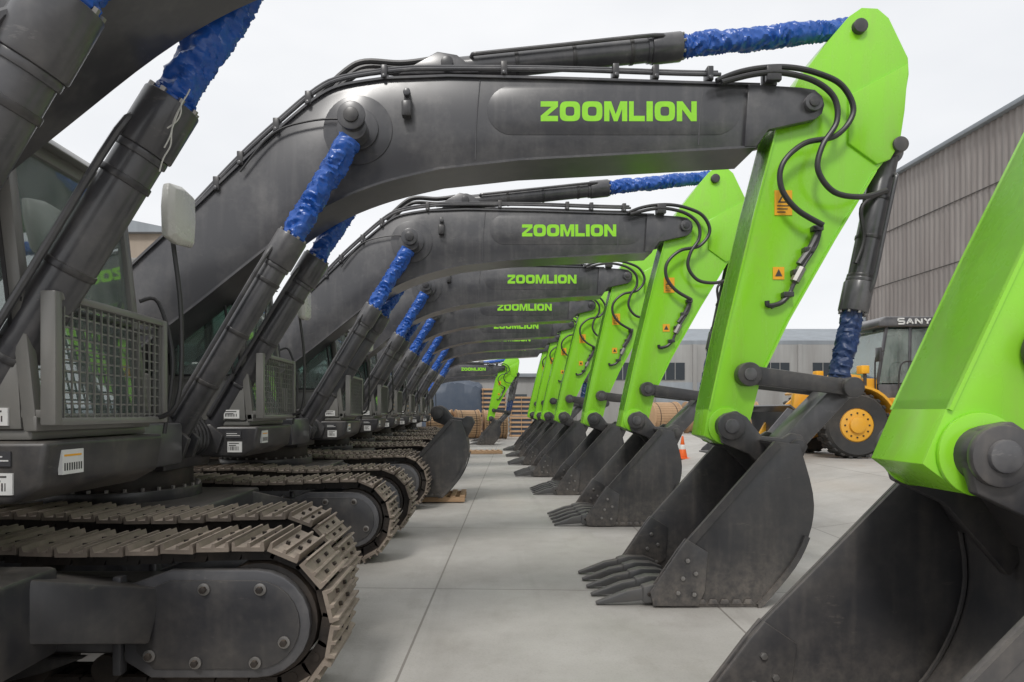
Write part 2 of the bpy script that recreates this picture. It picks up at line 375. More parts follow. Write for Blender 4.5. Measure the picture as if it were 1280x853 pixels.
# ---------------------------------------------------------------- boom
TIP=P(1015,130,6.22)
def build_boom():
    b=B()
    up=[(95,400),(180,318),(250,254),(310,196),(360,152),(400,120),(430,107),(480,99),(560,96),(700,99),(850,104),(950,107)]
    lo=[(945,182),(800,190),(650,198),(550,209),(480,226),(420,249),(370,279),(310,326),(250,374),(190,420),(110,490),(70,480),(65,430)]
    sm=[tuple(v) for v in catmull(PL(up[2:8],6.23),4)]
    U=PL(up[:2],6.23)+sm+PL(up[8:],6.23)
    Lw=PL(lo[:3],6.23)+[tuple(v) for v in catmull(PL(lo[3:10],6.23),4)]+PL(lo[10:],6.23)
    b.prism(U+Lw,-.25,.25,'dark',.004)
    b.strip(U,.022,-.275,.275,'dark'); 
    b.strip(Lw[:-2],.022,-.275,.275,'dark')
    for px,ya,yb in ((600,97,202),(880,105,184)):
        p=P(px,ya+3,6.23);q=P(px-6,yb-3,6.23)
        for sg in (-1,1): b.tube([(p[0],sg*.251,p[1]),((p[0]+q[0])/2-.01,sg*.251,(p[1]+q[1])/2),(q[0],sg*.251,q[1])],.006,'dark',6,4)
    tip=PL([(935,106),(1000,110),(1018,113),(1027,121),(1030,132),(1027,143),(1018,150),(960,163),(945,184),(930,184)],6.23)
    for y in (-.285,.215): b.prism(tip,y,y+.07,'dark',.01)
    b.cy(TIP[0],TIP[1],-.33,.33,.085,'dark'); b.cy(TIP[0],TIP[1],-.345,.345,.05,'black')
    c=P(447,162,6.23)
    for sg in (-1,1):
        ya,yb=sorted((sg*.25,sg*.262)); b.cy(c[0],c[1],ya,yb,.33,'dark',40,.004)
        ya,yb=sorted((sg*.25,sg*.29)); b.cy(c[0],c[1],ya,yb,.2,'dark',40,.01)
        ya,yb=sorted((sg*.25,sg*.56)); b.cy(c[0],c[1],ya,yb,.09,'dark')
        ya,yb=sorted((sg*.56,sg*.58)); b.cy(c[0],c[1],ya,yb,.13,'dark',28,.01)
        ya,yb=sorted((sg*.58,sg*.6)); b.cy(c[0],c[1],ya,yb,.07,'black',20,.01)
        y_a,y_b=sorted((sg*.25,sg*.2545))
        x0,z0=P(640,137,6.23);x1,z1=P(895,137,6.23); r=.235
        pl=[(x1+r*math.sin(t),z1+.0+r*math.cos(t)) for t in [math.pi*k/12 for k in range(13)]]+[(x0-r*math.sin(t),z0-r*math.cos(t)) for t in [math.pi*k/12 for k in range(13)]]
        b.prism(pl,y_a,y_b,'dark',.003)
    for y in (-.14,.08):
        b.prism(PL([(500,102),(600,100),(572,78),(548,74),(530,84)],6.5),y,y+.05,'dark',.01)
    base=P(213,553,6.1); top=P(446,166,6.1)
    for sg in (-1,1): b.hyd((base[0],sg*.4,base[1]),(top[0],sg*.45,top[1]),.65,.12,.085,side=sg if sg<0 else -1)
    path=[(245,262),(300,204),(352,156),(398,118),(432,103),(500,93),(560,91),(700,92),(850,97),(905,98)]
    for k,(y,o) in enumerate(((-.24,.05),(-.2,.09),(.2,.05),(.24,.08),(-.08,.04))):
        pts=[(p[0]-o*.4,y,p[1]+o) for p in PL(path,6.23)]
        b.tube(pts,.019,'dark',8,4)
    for px in (270,300,345,385,480,630,770,820,888):
        for a,c2 in zip(path,path[1:]):
            if a[0]<=px<=c2[0]:
                t=(px-a[0])/(c2[0]-a[0]); x,z=P(px,a[1]+(c2[1]-a[1])*t,6.23); break
        b.box(x-.03,x+.03,-.28,-.15,z-.02,z+.115,'black',.008); b.box(x-.03,x+.03,.15,.28,z,z+.115,'black',.008)
        b.cy(x,z+.0,-.3,-.28,.02,'dark',8)
    for y,h in ((-.05,.2),(.05,.15),(.12,.24)):
        p=[P(395,125,6.4),P(430,92,6.4),P(455,80,6.4),P(500,82,6.4),P(540,84,6.5)]
        b.tube([(q[0],y,q[1]+(h-.15)) for q in p],.028,'hose',8,5)
    p=[P(300,215,6.2),P(340,168,6.2),P(385,152,6.2),P(430,150,6.2),P(452,160,6.1)]
    b.tube([(q[0],-.3,q[1]) for q in p],.01,'hose',6,5)
    x,z=P(508,132,6.2); b.box(x-.04,x+.05,-.36,-.27,z-.12,z+.03,'black',.015); b.box(x-.02,x+.03,-.32,-.26,z+.03,z+.16,'black',.01); b.cy(x+.01,z+.1,-.37,-.31,.035,'dark',12)
    def hp(l,r=.026,y=-.33,mat='hose',yy=None):
        n=len(l); b.tube([(P(a,c,6.18)[0],y if yy is None else y+(yy-y)*i/(n-1),P(a,c,6.18)[1]) for i,(a,c) in enumerate(l)],r,mat,10,7)
    hp([(895,102),(920,92),(950,86),(985,85),(1020,92),(1052,108),(1066,140),(1045,170),(1005,180),(978,205),(976,235),(995,262),(1028,282)])
    hp([(900,106),(940,96),(975,94),(1015,104),(1040,125),(1043,155),(1025,185),(1020,215),(1040,242),(1075,248),(1105,240)],y=-.36)
    for y in (-.38,-.28):
        x,z=P(965,92,6.18); b.box(x-.07,x+.07,y,y+.06,z-.09,z+.05,'black',.01)
    return b.mesh('boom_assembly')
def build_arm_cyl(ang,sh=(0,0)):
    b=B(); p=P(560,89,6.5); q=Vector((P(1070,36,6.5)[0]-TIP[0],P(1070,36,6.5)[1]-TIP[1]))
    e=Vector((q.x*math.cos(ang)+q.y*math.sin(ang)+TIP[0]+sh[0],-q.x*math.sin(ang)+q.y*math.cos(ang)+TIP[1]+sh[1]))
    b.hyd((p[0],0,p[1]),(e.x,0,e.y),.56,.115,.085); b.cy(p[0],p[1],-.18,.18,.06,'black')
    return b.mesh('arm_cylinder')

# ---------------------------------------------------------------- stick
BP=P(912,533,6.22)
def build_stick():
    b=B(); D=6.3
    pts=[(880,545),(886,512),(908,410),(942,268),(970,160),(998,100),(1035,52),(1062,20),(1078,9),(1098,10),(1112,22),(1136,72),(1137,92),(1130,135),(1122,182),(1096,214),(1044,300),(986,402),(952,472),(938,528),(926,548),(905,556)]
    poly=PL(pts,D); b.prism(poly,-.19,.19,'green',.004)
    b.strip(PL(pts[1:5],D),-.018,-.205,.205,'green'); b.strip(PL(pts[15:19],D),-.018,-.205,.205,'green')
    for y in (-.215,.165): b.prism(PL([(1060,120),(1135,80),(1130,140),(1124,180),(1112,200),(1096,206),(1060,180)],D),y,y+.05,'green',.01)
    b.cy(BP[0],BP[1],-.33,.33,.12,'black',28,.015); b.cy(BP[0],BP[1],-.36,.36,.07,'dark',20,.01)
    for sg in (-1,1):
        ya,yb=sorted((sg*.19,sg*.215)); b.cy(BP[0],BP[1],ya,yb,.18,'green',32,.006)
    t=P(1074,34,6.3); b.cy(t[0],t[1],-.24,.24,.07,'black',20,.01)
    a=P(1108,192,6.5); r=P(1046,486,6.5); i=P(937,468,6.2)
    b.hyd((a[0],0,a[1]),(r[0],0,r[1]),.66,.115,.08,'navy'); b.cy(a[0],a[1],-.24,.24,.075,'black',20,.01)
    for sg in (-1,1):
        ya,yb=sorted((sg*.22,sg*.27))
        pa=Vector(i);pb=Vector(r);u=(pb-pa).normalized();n=Vector((-u.y,u.x))
        b.prism([pa+n*.09-u*.05,pa+n*.09,pb+n*.075,pb+u*.06+n*.03,pb+u*.06-n*.03,pb-n*.075,pa-n*.09,pa-n*.09-u*.05],ya,yb,'black',.012)
        ye,yf=sorted((sg*.2,sg*.32)); b.cy(i[0],i[1],ye,yf,.115,'black',28,.012)
        ye,yf=sorted((sg*.32,sg*.335)); b.cy(i[0],i[1],ye,yf,.06,'dark',20,.006)
        ye,yf=sorted((sg*.12,sg*.32)); b.cy(r[0],r[1],ye,yf,.1,'black',28,.012)
    e=(2.95,1.42); pa=Vector(r);pb=Vector(e);u=(pb-pa).normalized();n=Vector((-u.y,u.x))
    b.prism([pa+n*.1,pb+n*.11,pb+u*.08,pb-n*.11,pa-n*.1],-.17,.17,'dark',.02); b.cy(e[0],e[1],-.34,.34,.07,'black',20,.01)
    def hp(l,r=.02,y=-.235,mat='dark',D=6.24):
        b.tube([(P(p,q,D)[0],y,P(p,q,D)[1]) for p,q in l],r,mat,8,5)
    hp([(1028,280),(1022,305),(1008,328),(995,352),(985,372),(965,384)])
    hp([(1024,290),(1014,310),(1000,330)],.032,-.24,'black')
    hp([(1003,335),(994,352)],.045,-.245,'steel')
    hp([(990,365),(978,378),(962,382),(960,376)],.024,-.24,'hose')
    for px,py in ((1023,285),(1012,312),(998,340),(986,368)):
        x,z=P(px,py,6.24); b.box(x-.05,x+.05,-.27,-.19,z-.025,z+.025,'black',.008)
    hp([(1108,240),(1090,247),(1075,262),(1078,300),(1068,330)],.02,-.12,'hose',6.4)
    x,z=P(983,251,6.24); b.box(x-.085,x+.085,-.1975,-.193,z-.12,z+.12,'orange',0)
    b.prism([(x-.055,z+.0),(x+.055,z+.0),(x,z+.095)],-.2,-.1976,'black',0); b.prism([(x-.03,z+.012),(x+.03,z+.012),(x,z+.07)],-.2015,-.2001,'orange',0)
    for k in range(3): b.box(x-.06,x+.06-.02*k,-.2,-.1976,z-.035-.03*k,z-.025-.03*k,'black',0)
    x,z=P(977,340,6.24); b.box(x-.055,x+.055,-.1975,-.193,z-.06,z+.06,'orange',0); b.prism([(x-.035,z-.03),(x+.035,z-.03),(x,z+.04)],-.2,-.1976,'black',0)
    return b.mesh('stick_assembly')

# ---------------------------------------------------------------- bucket
def build_bucket():
    b=B(); W=.65; D=5.85
    A,K,L,Fp,E,Dd,C,Bp=[P(x,y,D) for x,y in ((968,552),(852,683),(822,735),(838,759),(945,759),(1000,697),(1018,632),(1000,556))]
    back=[tuple(v) for v in catmull([Bp,C,Dd,(E[0]+.06,E[1]+.02),E],5)]
    side=[A,K,L,Fp,E]+back[::-1][1:]
    b.prism(side,-W,-W+.03,'bucket',.006); b.prism(side,W-.03,W,'bucket',.006)
    shell=[(A[0]+.02,A[1]+.005)]+back+[Fp]
    b.strip(shell,-.03,-W+.031,W-.031,'bucket')
    for sg in (-1,1):
        ya,yb=sorted((sg*W,sg*(W+.02)))
        b.strip([A,K],.07,ya,yb,'bucket')
        for s2,off in ((sg,W),(-sg,-(W-.03))):
            lo_,hi_=sorted((sg*W,sg*(W+.03))) if s2==sg else sorted((sg*(W-.03),sg*(W-.055)))
            b.prism([P(x,y,D) for x,y in ((858,674),(884,690),(880,738),(872,757 if s2==sg else 745),(816,757 if s2==sg else 745),(812,740),(846,690))],lo_,hi_,'bucket',.008)
        for px,py in ((858,700),(852,722),(868,716),(846,740),(866,742)):
            x,z=P(px,py,D); ye,yf=sorted((sg*(W+.03),sg*(W+.05))); b.cy(x,z,ye,yf,.02,'steel',6,.002)
            ye,yf=sorted((sg*(W-.055),sg*(W-.075))); b.cy(x,z,ye,yf,.02,'steel',6,.002)
        heel=[(p[0]+.004,p[1]) for p in back[8:]]
        b.strip(heel,-.05,ya,yb,'bucket')
        for k in range(6):
            x=Fp[0]+.12+k*.105; b.prism([(x,.034),(x+.095,.034),(x+.075,.075),(x+.02,.075)],min(sg*W,sg*(W+.018)),max(sg*W,sg*(W+.018)),'bucket',.004)
    b.tube([(p[0]-.05,-W+.045,p[1]) for p in back],.012,'bucket',6,1)
    b.tube([(p[0]-.05,W-.045,p[1]) for p in back],.012,'bucket',6,1)
    for y in (-.3,0,.3): b.strip([(p[0]+.012,p[1]) for p in back[6:]],.02,y-.05,y+.05,'bucket')
    b.prism([(Fp[0]+.12,.02),(Fp[0]+.1,.075),(L[0]-.02,.09),(L[0]-.07,.05),(L[0]-.02,.02)],-W+.032,W-.032,'bucket',.008)
    for i in range(5):
        y=-.565+.2825*i; rr=[]
        for x,z,h,w in ((1.84,.09,.13,.09),(1.72,.115,.17,.12),(1.55,.12,.17,.125),(1.44,.105,.14,.12),(1.43,.105,.11,.09),(1.3,.085,.1,.085),(1.15,.05,.055,.075),(1.02,.018,.02,.055)):
            x-=.02
            rr.append([(x,y-w/2,z-h/2),(x,y+w/2,z-h/2),(x,y+w/2,z+h/2),(x,y-w/2,z+h/2)])
        b.rings(rr,'tooth',True,.006)
        b.cy(1.47,.11,y-.07,y+.07,.02,'chain',8)
    for y in (-.3,.24):
        b.prism([(2.2,1.6),(2.26,1.73),(2.38,1.76),(2.48,1.7),(2.62,1.52),(2.82,1.5),(2.9,1.55),(3.0,1.53),(3.06,1.42),(2.98,1.25),(2.84,1.0),(2.5,1.35),(2.25,1.45)],y,y+.06,'bucket',.012)
    b.prism([A,Bp,(Bp[0]+.03,Bp[1]-.3),(Bp[0]-.15,Bp[1]-.05)],-W+.032,W-.032,'bucket',.01)
    b.cy(BP[0],BP[1],-.34,-.3,.13,'bucket',28,.01); b.cy(BP[0],BP[1],.3,.34,.13,'bucket',28,.01)
    return b.mesh('bucket')

# ---------------------------------------------------------------- lettering
def glyph(b,ch,x,z,w,h,y0,y1,mat='text'):
    t=h*.27; s=w*.3 if w>.1 else w
    def pr(l): b.prism([(x+a,z+c) for a,c in l],y0,y1,mat,0)
    if ch=='Z': pr([(0,0),(w,0),(w,t),(s*1.25,t),(w,h-t),(w,h),(0,h),(0,h-t),(w-s*1.25,h-t),(0,t)])
    elif ch=='L': pr([(0,0),(w,0),(w,t),(s,t),(s,h),(0,h)])
    elif ch=='I': pr([(0,0),(w,0),(w,h),(0,h)])
    elif ch=='N': pr([(0,0),(s*.9,0),(s*.9,h*.6),(w-s*.95,0),(w,0),(w,h),(w-s*.9,h),(w-s*.9,h*.4),(s*.95,h),(0,h)])
    elif ch=='M': pr([(0,0),(s*.75,0),(s*.75,h*.62),(w*.42,0),(w*.58,0),(w-s*.75,h*.62),(w-s*.75,0),(w,0),(w,h),(w-s,h),(w*.5,h*.35),(s,h),(0,h)])
    elif ch=='O':
        N=28; o=[];i=[]
        for k in range(N):
            a=2*math.pi*k/N; c,sn=math.cos(a),math.sin(a); e=.55
            f=lambda v:math.copysign(abs(v)**e,v)
            o.append((x+w/2+f(c)*w/2,z+h/2+f(sn)*h/2)); i.append((x+w/2+f(c)*(w/2-s*.95),z+h/2+f(sn)*(h/2-t)))
        for k in range(N):
            l=(k+1)%N; b.prism([o[k],o[l],i[l],i[k]],y0,y1,mat,0)
def build_text():
    b=B(); x=P(676,150,6.23)[0]; z=P(676,151,6.23)[1]; h=.19
    cx=x
    for ch,w in zip('ZOOMLION',(.165,.195,.195,.22,.15,.06,.195,.19)): glyph(b,ch,cx,z,w,h,-.2575,-.2552); cx+=w+.017
    return b.mesh('boom_lettering')

ME_under=build_under(); ME_house,ME_glass=build_house(); ME_boom=build_boom(); ME_stick=build_stick(); ME_bucket=build_bucket(); ME_text=build_text()
arm_cache={}
def warp(me,sx,sz):
    m2=me.copy()
    for v in m2.vertices:
        t=min(max((v.co.x-.3)/(TIP[0]-.3),0),1.2)
        v.co.x+=sx*t; v.co.z+=sz*t
    m2.update(); return m2
def rotp(p,a): return Matrix.Translation((p[0],0,p[1]))@Matrix.Rotation(a,4,'Y')@Matrix.Translation((-p[0],0,-p[1]))
def excavator(dx,D,sa=0.0,ba=0.0,under=(0,0),sh=(0,0),sc=1.0):
    e=empty('excavator',(dx,D,0)); e.scale=(sc,sc,sc)
    put('undercarriage',ME_under,e,Matrix.Translation((under[0],under[1],0))); put('house_and_cab',ME_house,e); put('cab_glazing',ME_glass,e)
    bm_,tm=(ME_boom,ME_text) if sh==(0,0) else (warp(ME_boom,*sh),warp(ME_text,*sh))
    put('boom_assembly',bm_,e); put('boom_lettering',tm,e)
    a=math.radians(sa)
    if (sa,sh) not in arm_cache: arm_cache[(sa,sh)]=build_arm_cyl(a,sh)
    put('arm_cylinder',arm_cache[(sa,sh)],e)
    T=Matrix.Translation((sh[0],0,sh[1]))@rotp(TIP,a)
    put('stick_assembly',ME_stick,e,T); put('bucket',ME_bucket,e,T@rotp(BP,math.radians(ba)))
    return e
e0=excavator(.15,3.0,13,-10,under=(.05,-.22),sh=(.31,-.30))
# loose tie strings hanging from the cylinder wrapping of the nearest machine
b=B()
for (px,py,ln) in ((228,118,.26),(222,130,.33),(234,108,.2)):
    x,z=P(px,py,3.25); x-=.15
    pts=[(x,.28,z)]+[(x-.02*k+random.uniform(-.02,.02),.27+random.uniform(-.01,.01),z-ln*k/5) for k in range(1,6)]
    b.tube(pts,.0035,'wrap',5,4)
put('tie_strings',b.mesh('tie_strings'),e0)
excavator(0,6.5)
excavator(.05,10.6,.0)
excavator(-.05,14.4,-1.0,1)
excavator(-.2,18.2,0)
excavator(-.25,22.1,0)
excavator(-.25,26.0,-1,1)
excavator(-.2,29.9,0)
excavator(-1.75,35.0,0,sc=.87)
excavator(-1.8,39.0,-1,1,sc=.87)

# spare bucket on pallet
def pallet(name,x,y,w=1.2,d=1.0,z=0,rz=0):
    b=B()
    for i in range(6): b.box(-w/2+i*(w-.1)/5,-w/2+i*(w-.1)/5+.1,-d/2,d/2,.11,.135,'wood',.003)
    for yy in (-d/2,-.05,d/2-.1): b.box(-w/2,w/2,yy,yy+.1,0.02,.108,'wood',.003)
    e=empty(name,(x,y,z),rz); put('pallet_boards',b.mesh('pallet_boards'),e); return e
pallet('wooden_pallet',-.9,13.1,1.0,1.1)
sb=empty('excavator_bucket',(-.92,13.1,.14)); put('bucket_shell',ME_bucket,sb,Matrix.Translation((-2.35,0,-.02)))
pallet('wooden_pallet',.0,27.5,1.3,1.1,0,.1)

# ---------------------------------------------------------------- ground
def gz(x,y=0):
    t=min(max((x-4.2)/4.3,0),1); return .6*t*t*(3-2*t)
def ground():
    xs=[-400,-60,-20,-8,0,4.2]+[4.2+4.3*i/14 for i in range(1,15)]+[12,20,60,400]
    ys=[-60,-5,0,5,10,20,40,80,200,700]
    vs=[(x,y,gz(x)) for y in ys for x in xs]; n=len(xs)
    fs=[(j*n+i,j*n+i+1,(j+1)*n+i+1,(j+1)*n+i) for j in range(len(ys)-1) for i in range(n-1)]
    me=bpy.data.meshes.new('ground'); me.from_pydata(vs,[],fs)
    me.polygons.foreach_set('use_smooth',[True]*len(fs))
    m,nt,out=newmat('concrete_yard'); g=nt.nodes.new('ShaderNodeNewGeometry'); pos=g.outputs['Position']
    c=mixc(nt,mapr(nt,noise(nt,pos,.6,8,.66),.32,.7),(.37,.35,.32),(.53,.51,.475))
    c=mixc(nt,mapr(nt,noise(nt,pos,2.3,6,.75,(1,.6,1)),.52,.78,0,.55),c,(.3,.27,.235))
    c=mixc(nt,mapr(nt,noise(nt,pos,55,3,.7),.52,.75,0,.35),c,(.22,.2,.175))
    c=mixc(nt,mapr(nt,noise(nt,pos,.9,4,.6,(2.6,.12,1)),.56,.72,0,.35),c,(.29,.265,.24))
    c=mixc(nt,mapr(nt,noise(nt,pos,.22,4,.55,(1.6,.5,1)),.55,.7,0,.5),c,(.46,.40,.33))
    br=nt.nodes.new('ShaderNodeTexBrick'); br.offset=.0; br.inputs['Scale'].default_value=1
    br.inputs['Brick Width'].default_value=2.6; br.inputs['Row Height'].default_value=3.4; br.inputs['Mortar Size'].default_value=.011; br.inputs['Mortar Smooth'].default_value=.3
    br.inputs['Color1'].default_value=(0,0,0,1); br.inputs['Color2'].default_value=(1,1,1,1)
    mp=nt.nodes.new('ShaderNodeMapping'); mp.inputs['Location'].default_value=(.75,.35,0); mp.inputs['Rotation'].default_value=(0,0,.04)
    nt.links.new(pos,mp.inputs[0]); nt.links.new(mp.outputs[0],br.inputs['Vector'])
    c=mixc(nt,mth(nt,'MULTIPLY',br.outputs['Color'],.12),c,(.3,.28,.26))
    c=mixc(nt,mth(nt,'MULTIPLY',br.outputs['Fac'],.7),c,(.16,.14,.12))
    bs=nt.nodes.new('ShaderNodeBsdfPrincipled'); nt.links.new(c,bs.inputs['Base Color'])
    nt.links.new(mapr(nt,noise(nt,pos,.9,4,.6),.35,.65,.45,.8),bs.inputs['Roughness'])
    bump(nt,noise(nt,pos,25,4,.7),.3,.01,bs)
    nt.links.new(bs.outputs[0],out.inputs[0]); me.materials.append(m); put('ground',me)
ground()

# ---------------------------------------------------------------- buildings
def wallmat(name,col,dc,sc=(1,1,.08)):
    m,nt,out=newmat(name); g=nt.nodes.new('ShaderNodeNewGeometry'); pos=g.outputs['Position']
    c=mixc(nt,mapr(nt,noise(nt,pos,1.2,5,.65,sc),.35,.7),col,dc)
    c=mixc(nt,mapr(nt,noise(nt,pos,.25,4),.4,.7,0,.5),c,tuple(x*.7 for x in col))
    bs=nt.nodes.new('ShaderNodeBsdfPrincipled'); nt.links.new(c,bs.inputs['Base Color']); bs.inputs['Roughness'].default_value=.7
    nt.links.new(bs.outputs[0],out.inputs[0]); return m
M['corr']=wallmat('weathered_sheet_metal',(.32,.295,.28),(.2,.175,.165))
M['wall']=wallmat('grey_render',(.36,.36,.35),(.26,.25,.24))
M['brick']=wallmat('tan_render',(.36,.3,.24),(.27,.22,.17))
M['roof']=wallmat('roof_sheet',(.3,.33,.36),(.22,.24,.26))
M['win']=simple('window_glass',(.05,.06,.07),.15)
def corrugated(b,axis,c,a0,a1,z0,z1,pitch=.32,dep=.06,mat='corr'):
    bm=bmesh.new(); n=int((a1-a0)/pitch); prev=None
    for i in range(n*4+1):
        a=a0+i*pitch/4; o=dep*(0,1,1,0)[i%4]
        p=(c-o,a) if axis=='y' else (a,c-o)
        cur=(bm.verts.new((p[0],p[1],z0)),bm.verts.new((p[0],p[1],z1)))
        if prev: bm.faces.new((prev[0],cur[0],cur[1],prev[1]))
        prev=cur
    b.col(bm,mat)
b=B(); gzv=.6; X0=20; Ye=34.5
zs=[2.9,5.5,8.1,10.7,13.2]
for k in range(4): corrugated(b,'y',X0-.012*(k%2),-6,Ye,zs[k]-(.05 if k else 0),zs[k+1])
corrugated(b,'x',Ye+.02,X0,X0+22,2.9,13.2)
b.box(X0+.05,X0+22,-6,Ye-.06,gzv-.3,2.9,'wall',.0)
b.box(X0+.1,X0+21.9,-5.9,Ye-.1,2.9,13.1,'corr',0)
b.box(X0-.3,X0+.1,-6,Ye+.1,13.2,13.38,'roof',.02)
b.prism([(X0-.1,13.38),(X0+22,13.38),(X0+11,16)],-6,Ye+.1,'roof',0)
for y in range(-4,34,5):
    b.box(X0-.02,X0+.04,y,y+1.6,1.2,2.5,'win',0)
b.box(X0-.14,X0-.06,-6,Ye,2.82,2.94,'roof',.01)
for z in (5.48,8.08,10.68): b.box(X0-.085,X0-.072,-6,Ye,z-.02,z+.02,'chain',0)
for y in (10.5,22.5,34.2): b.cyl((X0-.2,y,.6),(X0-.2,y,13.2),.08,'roof',seg=12)
sh=empty('corrugated_metal_shed'); put('shed_walls_roof',b.mesh('shed_walls_roof'),sh)
b=B()
b.box(7,34,50,66,.3,6.9,'wall',.02)
b.prism([(0,0),(0,.3),(8,2.2),(16,.3),(16,0)],0,27.6,'roof',0,Matrix.Translation((34.3,50,6.9))@Matrix.Rotation(math.pi/2,4,'Z'))
for x in range(9,33,4):
    b.box(x,x+2.2,49.94,50.02,4.2,5.5,'win',0)
    for k in (.72,1.44): b.box(x+k,x+k+.05,49.92,49.939,4.2,5.5,'wall',0)
    b.box(x+2.8,x+3.1,49.8,50.02,.5,6.9,'wall',.01)
b.box(13,17,49.9,50.03,.5,4.0,'roof',.01)
w=empty('grey_warehouse'); put('warehouse_body',b.mesh('warehouse_body'),w)
b=B()
b.box(-14,6.6,54,62,-.2,4.6,'wall',.02); b.box(-14.3,6.9,53.6,62.4,4.6,4.9,'roof',.02)
for x in range(-13,6,3): b.box(x,x+1.4,53.94,54.02,1.6,3.2,'win',0)
b.box(-2,1,53.93,54.03,0,3.4,'roof',.01)
w=empty('low_storage_building'); put('storage_body',b.mesh('storage_body'),w)
b=B()
b.box(-46,-19.5,42,60,-.2,13.2,'brick',.02); b.prism([(-46.6,13.2),(-18.9,13.2),(-32.5,16)],41.6,60.4,'roof',0)
for x in range(-45,-21,4):
    for z in (3,8): b.box(x,x+2,41.94,42.02,z,z+2.4,'win',0)
w=empty('tan_factory_building'); put('factory_body',b.mesh('factory_body'),w)

# ---------------------------------------------------------------- cable drums, crates, tarp
def drum(x,y,r,L,z=0,rz=0):
    b=B()
    for a,bb in ((-L/2,-L/2+.08),(L/2-.08,L/2)): b.cyl((a,0,r),(bb,0,r),r,'wood',seg=40,bevel=.01); b.cyl((a-.01,0,r),(bb+.01,0,r),.16,'chain',seg=16)
    n=36
    for i in range(n):
        a=2*math.pi*i/n; rr=r*.93; c=(rr*math.cos(a),r+rr*math.sin(a))
        b.box(-L/2+.081,L/2-.081,-.065,.065,-.02,.02,'wood',.004,Matrix.Translation((0,c[0],c[1]))@Matrix.Rotation(a+math.pi/2,4,'X'))
    for xx in (-L*.3,L*.3): b.cyl((xx-.02,0,r),(xx+.02,0,r),r*.965,'chain',seg=40,bevel=0)
    e=empty('wooden_cable_drum',(x,y,z),rz); put('drum_boards',b.mesh('drum_boards'),e)
drum(-1.2,42.0,.95,1.5,0,.25); drum(-2.9,42.3,.95,1.5,0,-.15); drum(.6,42.5,.95,1.5,0,.1); drum(9.4,35,.85,1.7,.6,.3); drum(11.6,35.3,.85,1.7,.6,.1); drum(13.6,35,.85,1.7,.6,-.2)
def crate(x,y,w,d,h,z=0):
    b=B(); b.box(-w/2+.05,w/2-.05,-d/2+.05,d/2-.05,0.02,h-.02,'tarp',0)
    k=int(h/.3)
    for s in (-1,1):
        for i in range(k+1): 
            zz=.08+i*(h-.16)/k; b.beam((-w/2,s*d/2,zz),(w/2,s*d/2,zz),.03,.13,'wood',.003); b.beam((s*w/2,-d/2,zz),(s*w/2,d/2,zz),.03,.13,'wood',.003)
        for xx in (-w/2+.06,0,w/2-.06): b.beam((xx,s*(d/2+.032),0.02),(xx,s*(d/2+.032),h),.12,.03,'wood',.003)
    e=empty('wooden_crate',(x,y,z)); put('crate_slats',b.mesh('crate_slats'),e)
crate(.5,47,1.8,1.6,1.7); crate(.6,47,1.7,1.5,1.7,1.72); crate(2.5,46.5,1.6,1.6,1.4);crate(2.5,46.5,1.5,1.5,1.4,1.42)
b=B(); bm=bmesh.new(); N=28; vs=[]
for j in range(N+1):
    row=[]
    for i in range(N+1):
        u=i/N*2-1;v=j/N*2-1; r=max(abs(u),abs(v)); h=4.1*min(1,(1-r)*5)**.6*(1-.12*u*u-.1*abs(v)) if r<1 else 0
        row.append(bm.verts.new((u*2.4*(1+.03*math.sin(9*v)),v*1.8,h+random.uniform(-.08,.08))))
    vs.append(row)
for j in range(N):
    for i in range(N): bm.faces.new((vs[j][i],vs[j][i+1],vs[j+1][i+1],vs[j+1][i]))
b.col(bm,'tarp'); e=empty('tarpaulin_covered_pile',(-2.2,48,0)); put('tarp_cover',b.mesh('tarp_cover',60),e)

# cone
b=B(); b.box(-.2,.2,-.2,.2,0.0,.04,'cone',.01); b.cyl((0,0,.04),(0,0,.3),.15,'cone',.1); b.cyl((0,0,.3),(0,0,.45),.1,'white',.068); b.cyl((0,0,.45),(0,0,.72),.068,'cone',.025)
e=empty('traffic_cone',(6.2,20.6,gz(6.2))); put('cone_body',b.mesh('cone_body'),e)

